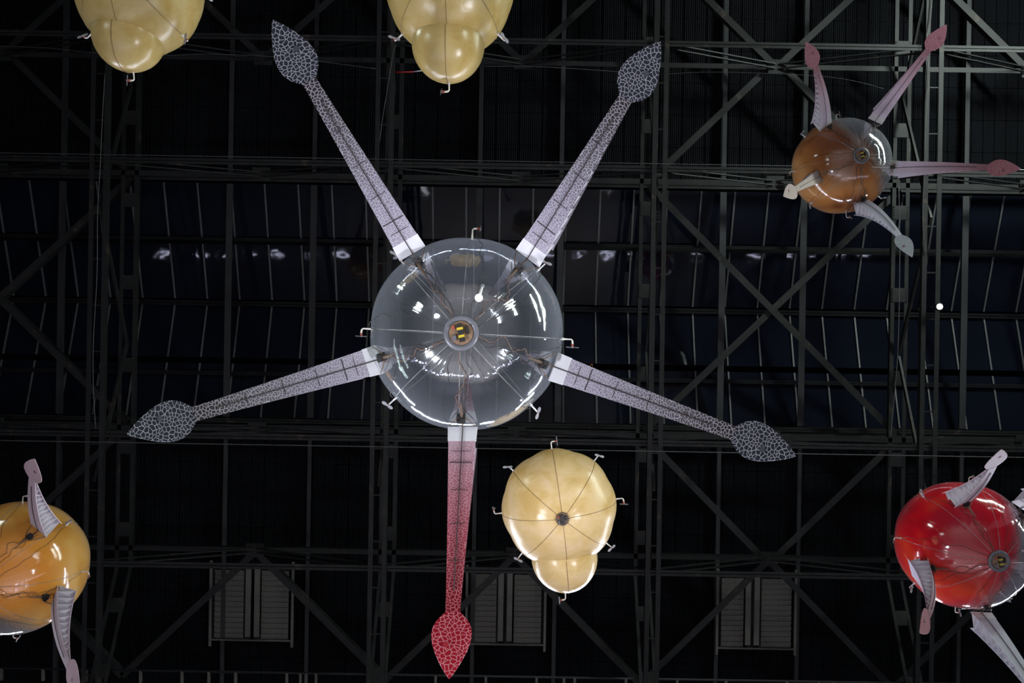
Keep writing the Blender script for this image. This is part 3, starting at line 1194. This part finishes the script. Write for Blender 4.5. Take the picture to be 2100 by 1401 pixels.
# brown and clear balloon, upper right
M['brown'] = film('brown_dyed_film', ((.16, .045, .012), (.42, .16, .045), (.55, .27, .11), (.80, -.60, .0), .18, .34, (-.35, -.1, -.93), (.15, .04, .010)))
tk = dict(h0=.38, wbase=.44)
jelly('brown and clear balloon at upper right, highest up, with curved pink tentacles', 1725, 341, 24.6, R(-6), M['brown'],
      [(1693, 262, 1653, 86, 3.3, -.16, PK, tk), (1794, 249, 1941, 51, 3.7, -.06, PK, tk), (1825, 345, 2093, 346, 3.75, -.10, PK, tk),
       (1763, 412, 1871, 527, 3.2, -.18, PL, tk), (1690, 356, 1607, 402, 3.2, -.05, CR, tk)], M['seam_clear'])

# amber balloon, lower left
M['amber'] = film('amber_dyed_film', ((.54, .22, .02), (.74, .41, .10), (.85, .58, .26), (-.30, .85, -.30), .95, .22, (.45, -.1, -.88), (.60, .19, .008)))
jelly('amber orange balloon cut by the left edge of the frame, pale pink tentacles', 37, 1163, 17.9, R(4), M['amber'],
      [(80, 1090, 70, 942, 3.5, -.06, KP, tk), (112, 1218, 163, 1412, 3.7, -.08, KP, tk), (-30, 1300, -150, 1500, 3.8, -.1, PK, tk),
       (-110, 1200, -400, 1250, 3.8, -.1, PK, tk), (-60, 1080, -250, 900, 3.8, -.1, PK, tk)], M['seam_clear'])

# red balloon, lower right
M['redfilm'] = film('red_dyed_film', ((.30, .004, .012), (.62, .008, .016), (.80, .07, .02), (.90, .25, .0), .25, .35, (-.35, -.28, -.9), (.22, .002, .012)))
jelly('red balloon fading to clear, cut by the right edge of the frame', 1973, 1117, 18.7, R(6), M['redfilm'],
      [(1970, 1038, 2054, 923, 3.5, -.06, KP, tk), (1905, 1158, 1887, 1298, 3.5, -.10, PK, tk), (2012, 1256, 2190, 1520, 3.9, -.06, PL, tk),
       (2093, 1042, 2350, 930, 3.9, -.05, PL, tk), (2110, 1180, 2400, 1260, 3.9, -.1, PL, tk)], M['seam_clear'])


# ------------------------------------------------------------------ yellow lobed balloons
def pear(label, px, py, D, Rr, az0, lobe_dir, lobe_d, lobe_r, matr, tip, taper=.10):
    """round body with a smaller lobe budding from its side"""
    Cb = P(px, py, D)
    root = thing('lobed_balloon', label, 'balloon', Cb, 0, 'yellow lobed balloons')
    nu, nv = 128, 64
    ld = Vector(lobe_dir).normalized()

    def rad(d):
        q = max(0, d.dot(ld))
        ph = math.atan2(d.y, d.x)
        g = abs(math.cos(4 * (ph - az0)))
        hz_ = math.sqrt(max(0, 1 - d.z * d.z))
        return Rr * (1 + taper * q ** 2.5 + (.016 if Rr < 1 else .030) * (g - .6) * hz_ ** 2)
    b = MB()
    for j in range(nv + 1):
        th = max(1e-3, min(PI - 1e-3, PI * j / nv))
        for i in range(nu):
            d = sph(1, th, 2 * PI * i / nu)
            b.v.append(tuple(d * rad(d)))
    for j in range(nv):
        for i in range(nu):
            a, c = j * nu + i, j * nu + (i + 1) % nu
            b.f.append((a, c, c + nu, a + nu))
    b.f.append(tuple(range(nu))[::-1]); b.f.append(tuple(nv * nu + i for i in range(nu)))
    env = b.build('envelope', matr, root, True)
    # lobe: rounded cone whose tip is drawn out a little along its axis
    Lc = ld * lobe_d
    x = ld.orthogonal().normalized(); y = ld.cross(x)
    m4 = Matrix.Translation(Lc) @ Matrix((x, y, ld)).transposed().to_4x4()
    prof = []
    for j in range(33):
        a = PI * (1 - j / 32)
        rr = lobe_r * (1 + .05 * max(0, math.cos(a)) ** 3)
        prof.append((max(.001, rr * math.sin(a)), rr * math.cos(a) * (1.0 if math.cos(a) < 0 else .98)))
    b = MB(); b.lathe(prof, 64, m4); lobe = b.build('lobe', matr, root, True)
    # seams from the bottom pole
    for k in range(8):
        ph = az0 + k * PI / 4
        pts = []
        for i in range(33):
            d = sph(1, R(6) + R(160) * i / 32, ph)
            pts.append(d * (rad(d) * 1.003))
        b = MB(); b.tube(pts, .0042, 5); b.build('seam', M['seam_brown'], root, True)
    # seam over the lobe, in the vertical plane
    hz = V(ld.x, ld.y, 0).normalized()
    pts = []
    for i in range(30):
        a = R(-100) + R(150) * i / 29
        d = (hz * math.cos(a) + V(0, 0, 1) * math.sin(a))
        pts.append(Lc + d * lobe_r * 1.008 * (1 + .03 * max(0, d.dot(ld)) ** 3))
    b = MB(); b.tube(pts, .0042, 5); b.build('seam', M['seam_brown'], lobe, True)
    hub(root, rad(V(0, 0, -1)), 1.0, .72, ring=False, yellow=False)
    for k in range(8):
        ph = az0 + k * PI / 4
        u = V(math.cos(ph), math.sin(ph), 0)
        tg = V(-math.sin(ph), math.cos(ph), 0)
        if u.dot(hz) > .9:
            td = Vector(tip).normalized()
            p = Lc + td * lobe_r * 1.0
            rotor(root, p, td, tg, 1, M['cream'], .95)
            continue
        p = u * rad(u) * .998
        if k % 2 == 0:
            rotor(root, p, u, tg, 1, M['cream'], .95)
        else:
            rotor(root, p, u, V(0, 0, 1), -1, M['white'], .95)
    return root


M['latex'] = latex('pale_yellow_latex', (.50, .36, .135))
M['latex_w'] = latex('warm_yellow_latex', (.76, .54, .25))
pear('whole pale yellow balloon with a lobe at its lower end, below the big clear balloon', 1146, 1038, 15.0, 1.09, R(-7),
     (.10, .98, -.17), .97, .625, M['latex_w'], (.02, 1, -.1), .05)
pear('yellow lobed balloon at the top centre, cut by the upper edge', 923, -28, 11.3, .93, R(0),
     (-.02, 1, -.12), .90, .52, M['latex'], (.02, 1, 0))
pear('yellow lobed balloon at the top left, cut by the upper edge, lobe slanting left', 286, -22, 12.6, .97, R(2),
     (-.12, 1, -.18), .84, .54, M['latex'], (.08, 1, .1))

# lamps of the gallery opposite: short tubes low on the hall's south side, mirrored by the roof light
row = thing('lamp_row', 'long row of short lit lamp tubes low on the south side of the hall', 'lamp', (0, 12.2, 0))
b = MB(); b.box((0, 0, 2.30), (74, .10, .06)); b.build('lamp_rail', M['black'], row)
for k in range(-12, 13):
    b = MB()
    x = k * 2.9 + random.uniform(-.5, .5)
    b.tube([(x - random.uniform(.2, .7), 0, 2.4), (x + random.uniform(.2, .7), 0, 2.4)], .07, 8)
    b.build('lamp_tube', M['tube'], row)
    if k % 4 == 0:
        b = MB(); b.box((k * 2.9, .02, 1.14), (.08, .08, 2.28)); b.build('lamp_post', M['black'], row)
